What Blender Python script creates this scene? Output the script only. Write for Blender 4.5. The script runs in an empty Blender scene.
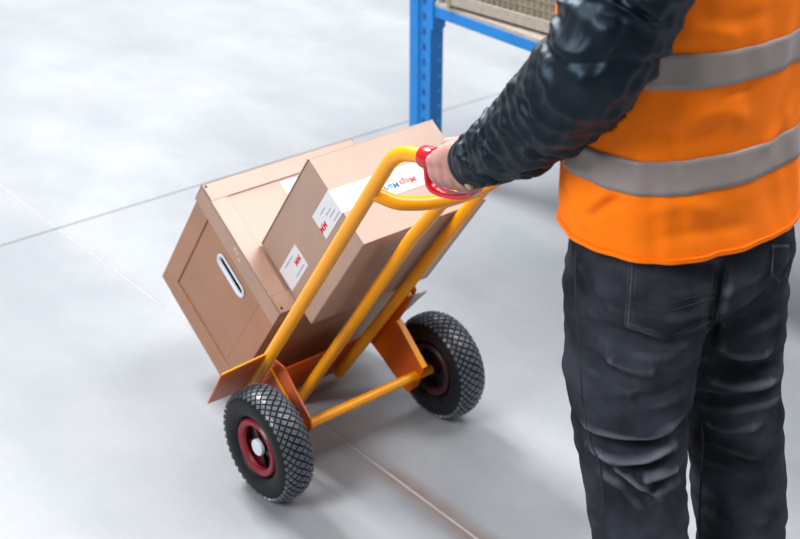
import bpy, bmesh, math, random
import numpy as np
from mathutils import Vector, Matrix, noise
from mathutils.bvhtree import BVHTree

random.seed(7)
scene = bpy.context.scene
C = scene.collection

# ------------------------------------------------------------------ camera
FPX, PITCH, CAM_H = 1340.14, 0.4873, 1.7957
cam_d = bpy.data.cameras.new('camera')
cam_d.sensor_width = 36.0
cam_d.lens = FPX * 36.0 / 800.0
cam_d.clip_start = 0.05
cam_d.dof.use_dof = True
cam_d.dof.focus_distance = 2.35
cam_d.dof.aperture_fstop = 5.0
cam = bpy.data.objects.new('camera', cam_d)
C.objects.link(cam)
cam.location = (0, 0, CAM_H)
cam.rotation_euler = (math.pi / 2 - PITCH, 0, 0)
scene.camera = cam

# ------------------------------------------------------------------ world and lights
world = bpy.data.worlds.new('world')
scene.world = world
world.use_nodes = True
bg = world.node_tree.nodes['Background']
bg.inputs[0].default_value = (0.93, 0.96, 1.0, 1)
bg.inputs[1].default_value = 0.20

def area_light(name, loc, target, size, power, color):
    d = bpy.data.lights.new(name, 'AREA')
    d.shape = 'RECTANGLE'; d.size, d.size_y = size
    d.energy = power; d.color = color
    o = bpy.data.objects.new(name, d); C.objects.link(o)
    o.location = loc
    o.rotation_euler = (Vector(target) - Vector(loc)).to_track_quat('-Z', 'Y').to_euler()
    return o
area_light('skylight', (-3.0, 6.0, 6.2), (-0.2, 2.6, 0), (1.3, 2.2), 580, (0.98, 0.99, 1.0))
area_light('skylight', (4.5, 3.4, 6.8), (0.4, 2.6, 0), (4.0, 6.0), 480, (0.98, 0.99, 1.0))
area_light('skylight', (-1.5, 11.5, 6.5), (-0.6, 4.0, 0), (6.0, 2.4), 190, (0.98, 0.99, 1.0))
area_light('fill_light', (-3.8, -1.2, 5.0), (0.2, 2.2, 0.7), (2.4, 2.4), 280, (0.94, 0.97, 1.0))  # unseen broad light added behind the camera to brighten the vest

vs = scene.view_settings
vs.view_transform = 'Standard'; vs.look = 'None'; vs.gamma = 1.0; vs.exposure = 0.62
vs.use_curve_mapping = False

# ------------------------------------------------------------------ helpers
def lin(r, g, b):
    def f(c):
        c /= 255.0
        return c / 12.92 if c <= 0.04045 else ((c + 0.055) / 1.055) ** 2.4
    return (f(r), f(g), f(b), 1.0)

def material(name, col, rough=0.5, var=0.06, scale=20.0, bump=0.0, bscale=60.0, metallic=0.0, spec=0.5,
             sheen=0.0, coat=0.0, col2=None, coords='Object'):
    m = bpy.data.materials.new(name); m.use_nodes = True
    nt = m.node_tree; N = nt.nodes; L = nt.links
    b = N['Principled BSDF']
    tc = N.new('ShaderNodeTexCoord')
    nz = N.new('ShaderNodeTexNoise'); nz.inputs['Scale'].default_value = scale; nz.inputs['Detail'].default_value = 5
    L.new(tc.outputs[coords], nz.inputs['Vector'])
    mx = N.new('ShaderNodeMix'); mx.data_type = 'RGBA'
    c2 = col2 if col2 else tuple(max(0, c * (1 - 3 * var)) for c in col[:3]) + (1,)
    c1 = col if col2 else tuple(min(1, c * (1 + var)) for c in col[:3]) + (1,)
    mx.inputs[6].default_value = c1; mx.inputs[7].default_value = c2
    rp = N.new('ShaderNodeMapRange'); rp.inputs[1].default_value = 0.35; rp.inputs[2].default_value = 0.7
    L.new(nz.outputs['Fac'], rp.inputs[0]); L.new(rp.outputs[0], mx.inputs[0])
    L.new(mx.outputs[2], b.inputs['Base Color'])
    b.inputs['Roughness'].default_value = rough
    b.inputs['Metallic'].default_value = metallic
    b.inputs['Specular IOR Level'].default_value = spec
    b.inputs['Sheen Weight'].default_value = sheen
    b.inputs['Coat Weight'].default_value = coat
    if bump:
        n2 = N.new('ShaderNodeTexNoise'); n2.inputs['Scale'].default_value = bscale; n2.inputs['Detail'].default_value = 4
        L.new(tc.outputs[coords], n2.inputs['Vector'])
        bp = N.new('ShaderNodeBump'); bp.inputs['Strength'].default_value = bump; bp.inputs['Distance'].default_value = 0.01
        L.new(n2.outputs['Fac'], bp.inputs['Height']); L.new(bp.outputs[0], b.inputs['Normal'])
    return m

M = {}
M['card'] = material('cardboard', lin(164, 121, 95), 0.5, 0.03, 9, 0.02, 140, spec=0.35)
M['card_lid'] = material('glossy_lit_cardboard', lin(166, 130, 110), 0.36, 0.03, 9, 0.02, 140, spec=0.9)  # lid sheen put in as a paler, glossier copy of the cardboard
M['card_edge'] = material('cardboard_edge', lin(222, 188, 160), 0.6, 0.05, 40)
M['card_small'] = material('cardboard_pale', lin(166, 137, 120), 0.4, 0.03, 8, 0.02, 140, spec=0.6)
M['paper'] = material('label_paper', lin(212, 213, 218), 0.4, 0.01, 30)
M['ink_red'] = material('ink_red', lin(205, 50, 45), 0.5, 0.02)
M['ink_teal'] = material('ink_teal', lin(40, 105, 125), 0.5, 0.02)
M['ink_grey'] = material('ink_grey', lin(120, 130, 150), 0.5, 0.02)
M['white_plastic'] = material('white_plastic', lin(205, 210, 220), 0.3, 0.01)
M['dark'] = material('dark_hole', lin(28, 26, 26), 0.8, 0.02)
M['yellow'] = material('orange_yellow_paint', lin(244, 156, 0), 0.3, 0.03, 6, 0.01, 90)
M['orange'] = material('orange_paint', lin(200, 84, 0), 0.36, 0.05, 8, 0.01, 90)
M['bare'] = material('bare_grey_metal', lin(205, 195, 188), 0.5, 0.06, 12)
M['chrome'] = material('zinc', lin(215, 215, 218), 0.3, 0.04, 30, metallic=0.9)
M['red'] = material('red_plastic', lin(190, 12, 30), 0.25, 0.03, 20, coat=0.3)
M['red_rim'] = material('red_rim_paint', lin(128, 10, 30), 0.4, 0.08, 25)
M['rim_dark'] = material('dark_shaded_rim', lin(48, 14, 18), 0.5, 0.08, 25)  # dark hub and spokes; on the inner rim half it stands for shade
M['rubber'] = material('black_rubber', lin(14, 15, 19), 0.5, 0.1, 25, 0.05, 120, spec=0.3)
M['tread'] = material('worn_tread_rubber', lin(84, 88, 96), 0.32, 0.1, 18, 0.05, 160)
M['vest'] = material('orange_vest_fabric', lin(255, 120, 0), 0.75, 0.025, 6, 0.02, 420, spec=0.2)
M['reflect'] = material('grey_reflective_tape', lin(146, 133, 128), 0.45, 0.08, 7, 0.03, 300)
M['navy'] = material('navy_quilted_nylon', lin(4, 7, 15), 0.47, 0.1, 14, 0.02, 80, spec=0.4)
M['jeans'] = material('washed_black_denim', lin(58, 61, 69), 0.95, 0.1, 11, 0.2, 700, col2=lin(28, 30, 36), spec=0.06)
M['stitch'] = material('dark_denim_thread', lin(30, 32, 40), 0.8, 0.1, 60)
M['stitch_light'] = material('faded_denim_thread', lin(96, 100, 112), 0.8, 0.1, 60)
M['skin'] = material('skin', lin(192, 138, 128), 0.5, 0.04, 35, 0.03, 200)
M['hair'] = material('dark_hair', lin(48, 36, 28), 0.6, 0.2, 60)
M['leather'] = material('dark_leather', lin(38, 34, 32), 0.5, 0.1, 30)
M['blue'] = material('rack_blue_paint', lin(0, 122, 200), 0.4, 0.05, 10)
M['deck'] = material('pale_chipboard', lin(172, 160, 148), 0.6, 0.06, 60)
M['wire'] = material('beige_wire', lin(152, 142, 124), 0.5, 0.08, 40)
M['kraft'] = material('beige_contents', lin(176, 163, 143), 0.7, 0.08, 20)
M['brass'] = material('button_brass', lin(190, 175, 140), 0.35, 0.05, 30, metallic=0.4)

M['navy'].node_tree.nodes['Principled BSDF'].inputs['Specular Tint'].default_value = (0.55, 0.78, 1.0, 1)
def highlight_ridges(m, col, lo, hi):
    nt = m.node_tree; N = nt.nodes; L = nt.links
    b = N['Principled BSDF']; src = b.inputs['Base Color'].links[0].from_socket
    g = N.new('ShaderNodeNewGeometry')
    r = N.new('ShaderNodeMapRange'); r.inputs[1].default_value = lo; r.inputs[2].default_value = hi
    L.new(g.outputs['Pointiness'], r.inputs[0])
    x = N.new('ShaderNodeMix'); x.data_type = 'RGBA'
    L.new(r.outputs[0], x.inputs[0]); L.new(src, x.inputs[6]); x.inputs[7].default_value = col
    L.new(x.outputs[2], b.inputs['Base Color'])
highlight_ridges(M['jeans'], lin(104, 108, 117), 0.51, 0.575)  # fold highlights, with some wear fade, put into the denim colour

def link(o, parent=None):
    C.objects.link(o)
    if parent is not None: o.parent = parent
    return o

def obj(name, verts, faces, mat, parent=None, smooth=False, auto=None):
    me = bpy.data.meshes.new(name)
    me.from_pydata([tuple(v) for v in verts], [], [tuple(f) for f in faces])
    me.update()
    bm = bmesh.new(); bm.from_mesh(me)
    bmesh.ops.recalc_face_normals(bm, faces=bm.faces); bm.to_mesh(me); bm.free()
    if smooth:
        me.polygons.foreach_set('use_smooth', [True] * len(me.polygons))
        if auto:
            me.set_sharp_from_angle(angle=math.radians(auto))
    me.materials.append(mat)
    return link(bpy.data.objects.new(name, me), parent)

def from_bm(name, bm, mat, parent=None, smooth=False, auto=None):
    bmesh.ops.recalc_face_normals(bm, faces=bm.faces)
    me = bpy.data.meshes.new(name); bm.to_mesh(me); bm.free()
    if smooth:
        me.polygons.foreach_set('use_smooth', [True] * len(me.polygons))
        if auto: me.set_sharp_from_angle(angle=math.radians(auto))
    me.materials.append(mat)
    return link(bpy.data.objects.new(name, me), parent)

def bm_box(bm, x0, x1, y0, y1, z0, z1, bevel=0.0, seg=2):
    r = bmesh.ops.create_cube(bm, size=1.0)
    vsx = r['verts']
    for v in vsx:
        v.co = Vector(((x0 + x1) / 2 + v.co.x * (x1 - x0), (y0 + y1) / 2 + v.co.y * (y1 - y0), (z0 + z1) / 2 + v.co.z * (z1 - z0)))
    if bevel:
        es = list({e for v in vsx for e in v.link_edges})
        bmesh.ops.bevel(bm, geom=es, offset=bevel, segments=seg, affect='EDGES', profile=0.5)

def box(name, x0, x1, y0, y1, z0, z1, mat, parent=None, bevel=0.002, seg=2):
    bm = bmesh.new(); bm_box(bm, x0, x1, y0, y1, z0, z1, bevel, seg)
    return from_bm(name, bm, mat, parent, True, 18)

def catmull(pts, n=8):
    pts = [Vector(p) for p in pts]
    out = []
    P = [pts[0] * 2 - pts[1]] + pts + [pts[-1] * 2 - pts[-2]]
    for i in range(1, len(P) - 2):
        for k in range(n):
            t = k / n
            a, b, c, d = P[i - 1], P[i], P[i + 1], P[i + 2]
            out.append(0.5 * ((2 * b) + (c - a) * t + (2 * a - 5 * b + 4 * c - d) * t * t + (3 * b - a - 3 * c + d) * t ** 3))
    out.append(pts[-1])
    return out

def frames(path, up=None):
    path = [Vector(p) for p in path]
    T = []
    for i in range(len(path)):
        a = path[max(0, i - 1)]; b = path[min(len(path) - 1, i + 1)]
        T.append((b - a).normalized())
    if up is None:
        up = Vector((0, 0, 1)) if abs(T[0].z) < 0.9 else Vector((1, 0, 0))
    n = (Vector(up) - T[0] * T[0].dot(Vector(up))).normalized()
    out = []
    for t in T:
        n = (n - t * t.dot(n)).normalized()
        out.append((t, n, t.cross(n)))
    return path, out

def sweep(path, profile, up=None, cap=True):
    """profile: function(i, n_total) -> list of (u,v) offsets along (normal, binormal)"""
    path, fr = frames(path, up)
    V, F = [], []
    m = None
    for i, (p, (t, n, b)) in enumerate(zip(path, fr)):
        pr = profile(i, len(path)); m = len(pr)
        for (u, v) in pr: V.append(p + n * u + b * v)
    for i in range(len(path) - 1):
        for j in range(m):
            k = (j + 1) % m
            F.append((i * m + j, i * m + k, (i + 1) * m + k, (i + 1) * m + j))
    if cap:
        F.append(tuple(range(m))); F.append(tuple((len(path) - 1) * m + j for j in range(m)))
    return V, F

def circ(r, m=16):
    return [(r * math.cos(2 * math.pi * j / m), r * math.sin(2 * math.pi * j / m)) for j in range(m)]

def tube(name, path, r, mat, parent=None, m=16, up=None):
    rr = r if callable(r) else (lambda s: r)
    V, F = sweep(path, lambda i, n: circ(rr(i / (n - 1)), m), up)
    return obj(name, V, F, mat, parent, True, 40)

def ring_solid(name, prof, axis_x, mat, parent=None, seg=64):
    """revolve (x, r) closed profile about the local X axis"""
    V, F = [], []
    n = len(prof)
    for i in range(seg):
        a = 2 * math.pi * i / seg
        for (x, r) in prof: V.append((axis_x + x, r * math.cos(a), r * math.sin(a)))
    for i in range(seg):
        i2 = (i + 1) % seg
        for j in range(n):
            k = (j + 1) % n
            F.append((i * n + j, i * n + k, i2 * n + k, i2 * n + j))
    return obj(name, V, F, mat, parent, True, 35)

def thing(name, label, cat, loc=(0, 0, 0), rot=(0, 0, 0), group=None):
    o = bpy.data.objects.new(name, None); C.objects.link(o)
    o.empty_display_size = 0.1
    o.location = loc; o.rotation_euler = rot
    o['label'] = label; o['category'] = cat
    if group: o['group'] = group
    return o

def text_mesh(name, s, size, mat, parent, mtx):
    cu = bpy.data.curves.new(name, 'FONT'); cu.body = s; cu.size = size; cu.offset = size * 0.012
    cu.align_x = 'CENTER'; cu.align_y = 'CENTER'; cu.extrude = 0.0002
    t = bpy.data.objects.new(name + '_tmp', cu); C.objects.link(t)
    dg = bpy.context.evaluated_depsgraph_get()
    me = bpy.data.meshes.new_from_object(t.evaluated_get(dg))
    bpy.data.objects.remove(t); bpy.data.curves.remove(cu)
    me.transform(mtx); me.materials.clear(); me.materials.append(mat)
    me.name = name
    return link(bpy.data.objects.new(name, me), parent)

def basis(xd, yd, o):
    xd = Vector(xd); yd = Vector(yd); zd = xd.cross(yd)
    m = Matrix.Identity(4)
    for i in range(3):
        m[i][0] = xd[i]; m[i][1] = yd[i]; m[i][2] = zd[i]; m[i][3] = o[i]
    return m

def remesh(meshes, voxel, smooth_it=4, smooth_f=0.5):
    """union of closed lofts into one continuous surface"""
    bm = bmesh.new()
    for (V, F) in meshes:
        vv = [bm.verts.new(v) for v in V]
        for f in F:
            try: bm.faces.new([vv[i] for i in f])
            except ValueError: pass
    bmesh.ops.recalc_face_normals(bm, faces=bm.faces)
    me = bpy.data.meshes.new('tmp'); bm.to_mesh(me); bm.free()
    o = bpy.data.objects.new('tmp', me); C.objects.link(o)
    md = o.modifiers.new('r', 'REMESH'); md.mode = 'VOXEL'; md.voxel_size = voxel; md.use_smooth_shade = True
    if smooth_it:
        s = o.modifiers.new('s', 'SMOOTH'); s.factor = smooth_f; s.iterations = smooth_it
    dg = bpy.context.evaluated_depsgraph_get()
    out = bpy.data.meshes.new_from_object(o.evaluated_get(dg))
    bpy.data.objects.remove(o); bpy.data.meshes.remove(me)
    return out

# pixel helpers: a pixel gives a direction only
def pix_dir(px, py):
    c, s = math.cos(PITCH), math.sin(PITCH)
    vx, vy = (px - 400) / FPX, (py - 269.5) / FPX
    return Vector((vx, c - vy * s, -s - vy * c))
CAMP = Vector((0, 0, CAM_H))
def pix_floor(px, py, z=0.0):
    d = pix_dir(px, py)
    return CAMP + d * ((z - CAM_H) / d.z)

# ------------------------------------------------------------------ floor
J0 = Vector((-1.039, 3.657, 0))                 # joint crossing
DA = Vector((0.634, -0.773, 0)).normalized()
DB = Vector((-DA.y, DA.x, 0))
ang = math.atan2(DA.y, DA.x)

def floor_material():
    m = bpy.data.materials.new('polished_concrete'); m.use_nodes = True
    nt = m.node_tree; N = nt.nodes; L = nt.links; b = N['Principled BSDF']
    tc = N.new('ShaderNodeTexCoord')
    def nz(scale, det, vec, rough=0.55):
        n = N.new('ShaderNodeTexNoise'); n.inputs['Scale'].default_value = scale; n.inputs['Detail'].default_value = det
        n.inputs['Roughness'].default_value = rough
        L.new(vec, n.inputs['Vector']); return n.outputs['Fac']
    def rng(v, a, b_, c, d):
        r = N.new('ShaderNodeMapRange'); r.inputs[1].default_value = a; r.inputs[2].default_value = b_
        r.inputs[3].default_value = c; r.inputs[4].default_value = d; L.new(v, r.inputs[0]); return r.outputs[0]
    def mixc(f, a, b_, t='MIX'):
        x = N.new('ShaderNodeMix'); x.data_type = 'RGBA'; x.blend_type = t
        if isinstance(f, float): x.inputs[0].default_value = f
        else: L.new(f, x.inputs[0])
        for i, v in ((6, a), (7, b_)):
            if isinstance(v, tuple): x.inputs[i].default_value = v
            else: L.new(v, x.inputs[i])
        return x.outputs[2]
    # object coordinates: X along the pale joint
    mp = N.new('ShaderNodeMapping'); L.new(tc.outputs['Object'], mp.inputs[0])
    mp.inputs['Scale'].default_value = (0.35, 1.0, 1.0)
    o = tc.outputs['Object']
    c = mixc(rng(nz(1.1, 7, mp.outputs[0]), 0.35, 0.66, 0, 1), lin(155, 157, 160), lin(128, 131, 135))
    c = mixc(rng(nz(3.2, 8, o, 0.6), 0.42, 0.75, 0, 0.55), c, lin(122, 127, 133))
    c = mixc(rng(nz(60, 4, o), 0.3, 0.8, 0, 0.16), c, lin(120, 120, 122))
    # brownish wear stripe along the joint near the bottom of the picture
    sp = N.new('ShaderNodeSeparateXYZ'); L.new(o, sp.inputs[0])
    ab = N.new('ShaderNodeMath'); ab.operation = 'ABSOLUTE'; L.new(sp.outputs[1], ab.inputs[0])
    side = rng(ab.outputs[0], 0.010, 0.045, 1, 0)
    along = rng(sp.outputs[0], 1.40, 1.65, 0, 1)
    mu = N.new('ShaderNodeMath'); mu.operation = 'MULTIPLY'; L.new(side, mu.inputs[0]); L.new(along, mu.inputs[1])
    mu2 = N.new('ShaderNodeMath'); mu2.operation = 'MULTIPLY'; L.new(mu.outputs[0], mu2.inputs[0])
    L.new(rng(nz(7, 5, o), 0.3, 0.6, 0.35, 0.8), mu2.inputs[1])
    c = mixc(mu2.outputs[0], c, lin(118, 92, 80))
    L.new(c, b.inputs['Base Color'])
    L.new(rng(nz(1.3, 5, mp.outputs[0]), 0.3, 0.7, 0.48, 0.68), b.inputs['Roughness'])
    b.inputs['Specular IOR Level'].default_value = 0.45
    bp = N.new('ShaderNodeBump'); bp.inputs['Strength'].default_value = 0.03; bp.inputs['Distance'].default_value = 0.01
    L.new(nz(30, 5, o), bp.inputs['Height']); L.new(bp.outputs[0], b.inputs['Normal'])
    return m
M['floor'] = floor_material()
M['joint'] = material('pale_joint_filler', lin(160, 158, 157), 0.7, 0.05, 30)
M['subfloor'] = material('dark_joint_bed', lin(120, 118, 118), 0.9, 0.05, 30)

floor = obj('floor', [(-16, -16, -0.03), (16, -16, -0.03), (16, 16, -0.03), (-16, 16, -0.03)], [(0, 1, 2, 3)], M['subfloor'])
floor.location = J0; floor.rotation_euler = (0, 0, ang)
floor['kind'] = 'structure'; floor['label'] = 'pale grey polished concrete warehouse floor with crossing slab joints'
gA, gB = 0.0034, 0.0022                          # half joint widths
for sx in (-1, 1):
    for sy in (-1, 1):
        x0, x1 = sorted((sx * gB, sx * 15)); y0, y1 = sorted((sy * gA, sy * 15))
        # keep each slab in the joint frame so that the material stays continuous
        s = box('concrete_slab', x0, x1, y0, y1, -0.03, 0.0, M['floor'], floor, 0.0015, 1)
box('joint_filler', -15, -gB * 2, -gA, gA, -0.025, -0.0006, M['joint'], floor, 0)
box('joint_filler', gB * 2, 15, -gA, gA, -0.025, -0.0006, M['joint'], floor, 0)

# ------------------------------------------------------------------ hand truck frame of reference
PHI, TH = 0.6967, 0.6152
O = Vector((-0.0946, 2.5105, 0.13))
ROT = (TH, 0, PHI)
MT = Matrix.Translation(O) @ Matrix.Rotation(PHI, 4, 'Z') @ Matrix.Rotation(TH, 4, 'X')
GD = Vector((0, -0.707, 0.707)).normalized()     # grip direction in the truck frame
GH = Vector((0, -0.707, -0.707)).normalized()    # below the grip
YT = 0.147

def make_truck():
    t = thing('hand_truck', 'tilted orange-yellow two-wheeled hand truck carrying two cardboard boxes', 'hand truck', O, ROT)
    r = 0.0138
    grips = []
    for (xb, xt, zb, sgn) in ((-0.180, -0.196, -0.105, -1), (0.140, 0.182, -0.232, 1)):
        p0 = Vector((xb, YT, zb)); pk = Vector((xt, YT, 0.853))
        d = (pk - p0).normalized()
        path = [p0 + (pk - p0) * (k / 6) * 0.945 for k in range(7)]
        a = pk - d * 0.045; c = pk + GD * 0.045
        for k in range(1, 9):
            q = k / 9
            path.append(a * (1 - q) ** 2 + pk * 2 * q * (1 - q) + c * q ** 2)
        path += [c, c + GD * 0.06, c + GD * 0.160]
        tube('side_tube', path, r, M['yellow'], t, 20, up=(1, 0, 0))
        gp = [pk + GD * s for s in (0.074, 0.078, 0.09, 0.15, 0.206, 0.212)]
        g = tube('grip', gp, lambda s: 0.0168, M['red'], t, 24, up=(1, 0, 0))
        tube('grip_collar', [pk + GD * s for s in (0.072, 0.075, 0.098, 0.101)], lambda s: 0.0195 if 0.2 < s < 0.8 else 0.0185, M['red'], g, 24, up=(1, 0, 0))
        gpath = [pk + GD * s + GH * h for (s, h) in ((0.084, 0.012), (0.083, 0.026), (0.083, 0.040), (0.087, 0.049), (0.098, 0.055), (0.125, 0.057), (0.155, 0.054), (0.182, 0.047), (0.196, 0.037), (0.201, 0.024), (0.201, 0.012))]
        gpath = catmull(gpath, 4)
        V, F = sweep(gpath, lambda i, n: [(0.011 * c_, 0.0042 * s_) for c_, s_ in ((1, -.6), (1, .6), (.8, 1), (-.8, 1), (-1, .6), (-1, -.6), (-.8, -1), (.8, -1))], up=(1, 0, 0))
        obj('hand_guard', V, F, M['red'], g, True, 40)
        grips.append(pk)
    # centre tube sits a little behind the side tubes
    tube('center_tube', [(0.012, 0.128, -0.235), (0.008, 0.128, 0.2), (0.002, 0.128, 0.5), (0.0, 0.118, 0.64), (0.0, 0.092, 0.70)], r, M['yellow'], t, 18, up=(1, 0, 0))
    # bowed crossbar under the grips
    cb = [(-0.192 + 0.366 * k / 12, YT - 0.066 * (1 - (2 * k / 12 - 1) ** 2) ** 0.6 if 0 < k < 12 else YT, 0.725) for k in range(13)]
    tube('crossbar', catmull(cb, 3), 0.0135, M['yellow'], t, 18)
        # toe plate and its upright back
    bm = bmesh.new()
    prof = [(0.163, -0.085), (0.163, -0.262), (0.40, -0.262), (0.40, -0.258), (0.167, -0.258), (0.167, -0.085)]
    V = [(-0.10, y, z) for y, z in prof] + [(0.205, y, z) for y, z in prof]
    F = [(i, (i + 1) % 6, 6 + (i + 1) % 6, 6 + i) for i in range(6)] + [(0, 1, 4, 5), (1, 2, 3, 4), (6, 7, 10, 11), (7, 8, 9, 10)]
    obj('toe_plate', V, F, M['orange'], t)
    # axle and brackets
    tube('axle', [(-0.255, 0, 0), (-0.1, 0, 0), (0.1, 0, 0), (0.255, 0, 0)], 0.0115, M['yellow'], t, 18)
    for sx, xb in ((-1, -0.150), (1, 0.172)):
        pol = [(0.152, 0.045), (0.152, -0.105), (0.115, -0.09), (-0.012, -0.062), (-0.022, -0.02), (-0.018, 0.03), (0.0, 0.045), (0.06, 0.052), (0.122, 0.062)]
        if sx > 0: pol = [(0.148, 0.16), (0.148, -0.085), (0.121, -0.080), (-0.010, -0.068), (-0.020, -0.02), (-0.004, 0.047), (0.120, 0.062), (0.130, 0.18), (0.148, 0.19)]
        th = 0.0022
        V = [(xb - th, y, z) for y, z in pol] + [(xb + th, y, z) for y, z in pol]
        n = len(pol)
        F = [tuple(range(n)), tuple(range(2 * n - 1, n - 1, -1))] + [(i, (i + 1) % n, n + (i + 1) % n, n + i) for i in range(n)]
        br = obj('wheel_bracket', V, F, M['orange'], t)
        # folded edge of the bracket
        a = Vector((xb, -0.004, 0.047)); b_ = Vector((xb, 0.120, 0.062))
        if sx < 0: a = Vector((xb, 0.0, 0.006)); b_ = Vector((xb, 0.146, 0.016))
        V2, F2 = sweep([a, (a + b_) / 2, b_], lambda i, n: [(-0.0022, -0.007), (0.0022, -0.007), (0.0022, 0.007), (-0.0022, 0.007)], up=(0, 0, 1))
        obj('bracket_flange', V2, F2, M['yellow'], br)
    # wheel guards beside the tubes
    def guard(pts, mat):
        V = [(x, YT + 0.004, z) for x, z in pts] + [(x, YT + 0.007, z) for x, z in pts]
        n = len(pts)
        F = [tuple(range(n)), tuple(range(2 * n - 1, n - 1, -1))] + [(i, (i + 1) % n, n + (i + 1) % n, n + i) for i in range(n)]
        return obj('wheel_guard', V, F, mat, t)
    gl = guard([(-0.301, 0.089), (-0.175, 0.106), (-0.175, -0.07), (-0.290, -0.060)], M['orange'])
    tube('guard_edge', [(-0.302, YT + 0.004, 0.0895), (-0.24, YT + 0.004, 0.098), (-0.178, YT + 0.004, 0.1065)], 0.0025, M['yellow'], gl, 8)
    guard([(0.270, 0.084), (0.175, 0.112), (0.175, -0.04), (0.226, -0.03)], M['bare'])
    tube('bolt', [(0.163, 0.128, 0.165), (0.163, 0.131, 0.165), (0.163, 0.148, 0.165)], 0.0055, M['chrome'], t, 12)
    # wheels
    for sx in (-1, 1):
        xc = sx * 0.2439
        R0, W0 = 0.126, 0.0395
        prof = []
        for k in range(28):
            q = 2 * math.pi * k / 28
            cx, cz = math.cos(q), math.sin(q)
            prof.append((W0 * math.copysign(abs(cz) ** 0.85, cz), 0.0945 + 0.0315 * math.copysign(abs(cx) ** 0.8, cx)))
        w = ring_solid('wheel', prof, 0, M['rubber'], t, 72)
        w.location = (xc, 0, 0)
        # raised line on each sidewall
        for s2 in (-1, 1):
            ring_solid('sidewall_rib', [(s2 * 0.0375 + 0.0018 * math.cos(q), 0.102 + 0.0016 * math.sin(q)) for q in [k * math.pi / 4 for k in range(8)]], 0, M['rubber'], w, 64)
        # diamond tread blocks
        V, F = [], []
        nA, rows = 44, 9
        for rj in range(rows):
            tt = (rj - (rows - 1) / 2) / ((rows - 1) / 2)
            q = tt * 0.88
            for i in range(nA):
                a0 = 2 * math.pi * (i + (0.5 if rj % 2 else 0)) / nA
                dq, da = 0.88 / ((rows - 1) / 2) * 0.80, math.pi / nA * 0.80
                base = len(V)
                for (h, sc) in ((-0.003, 1.0), (0.0036, 0.86)):
                    for (ua, uq) in ((1, 0), (0, 1), (-1, 0), (0, -1)):
                        aa = a0 + ua * da * sc; qq = q + uq * dq * sc
                        qq = max(-1.5, min(1.5, qq))
                        cx, cz = math.cos(qq), math.sin(qq)
                        rr = 0.0945 + (0.0315 + h) * math.copysign(abs(cx) ** 0.8, cx)
                        xx = (W0 + h) * math.copysign(abs(cz) ** 0.85, cz)
                        V.append((xx, rr * math.cos(aa), rr * math.sin(aa)))
                F += [(base + 4, base + 5, base + 6, base + 7)] + [(base + k, base + (k + 1) % 4, base + 4 + (k + 1) % 4, base + 4 + k) for k in range(4)]
        tr = obj('tread', V, F, M['tread'], w); tr['kind'] = 'stuff'
        tr['label'] = 'worn diamond tread blocks'
        # dished rim with openings, hub, cap
        for sd in (-1, 1):                      # red outside; inner half coloured dark to stand for its shade
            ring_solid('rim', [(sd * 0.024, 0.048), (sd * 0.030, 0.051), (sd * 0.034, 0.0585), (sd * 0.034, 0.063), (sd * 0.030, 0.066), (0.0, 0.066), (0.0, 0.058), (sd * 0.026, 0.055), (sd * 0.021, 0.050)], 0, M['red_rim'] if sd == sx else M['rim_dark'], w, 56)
        V, F = [], []
        for k in range(5):
            a0 = 2 * math.pi * k / 5 + 0.3
            b0 = len(V)
            for x in ((-0.016, -0.010) if sx < 0 else (0.016, 0.010)):
                for (rr, da) in ((0.014, -0.35), (0.014, 0.35), (0.056, 0.14), (0.056, -0.14)):
                    V.append((x if rr > 0.03 else x - 0.002, rr * math.cos(a0 + da), rr * math.sin(a0 + da)))
            F += [(b0, b0 + 1, b0 + 2, b0 + 3), (b0 + 4, b0 + 5, b0 + 6, b0 + 7)] + [(b0 + j, b0 + (j + 1) % 4, b0 + 4 + (j + 1) % 4, b0 + 4 + j) for j in range(4)]
        obj('rim_spokes', V, F, M['rim_dark'], w)
        ring_solid('rim_disc', [(-0.006, 0.010), (-0.006, 0.055), (0.006, 0.055), (0.006, 0.010)], 0, M['dark'], w, 40)
        tube('hub', [(-0.028, 0, 0), (-0.02, 0, 0), (0.02, 0, 0), (0.028, 0, 0)], 0.0165, M['rim_dark'], w, 24)
        sd = -1 if sx < 0 else 1
        V, F = [], []
        tube('hub_cap', [(sd * 0.022, 0, 0), (sd * 0.0285, 0, 0), (sd * 0.0305, 0, 0), (sd * 0.031, 0, 0)], lambda s: (0.019, 0.019, 0.017, 0.010)[min(3, int(s * 3 + 0.5))], M['white_plastic'], w, 24)
    return t, grips
truck, GRIPS = make_truck()

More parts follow.
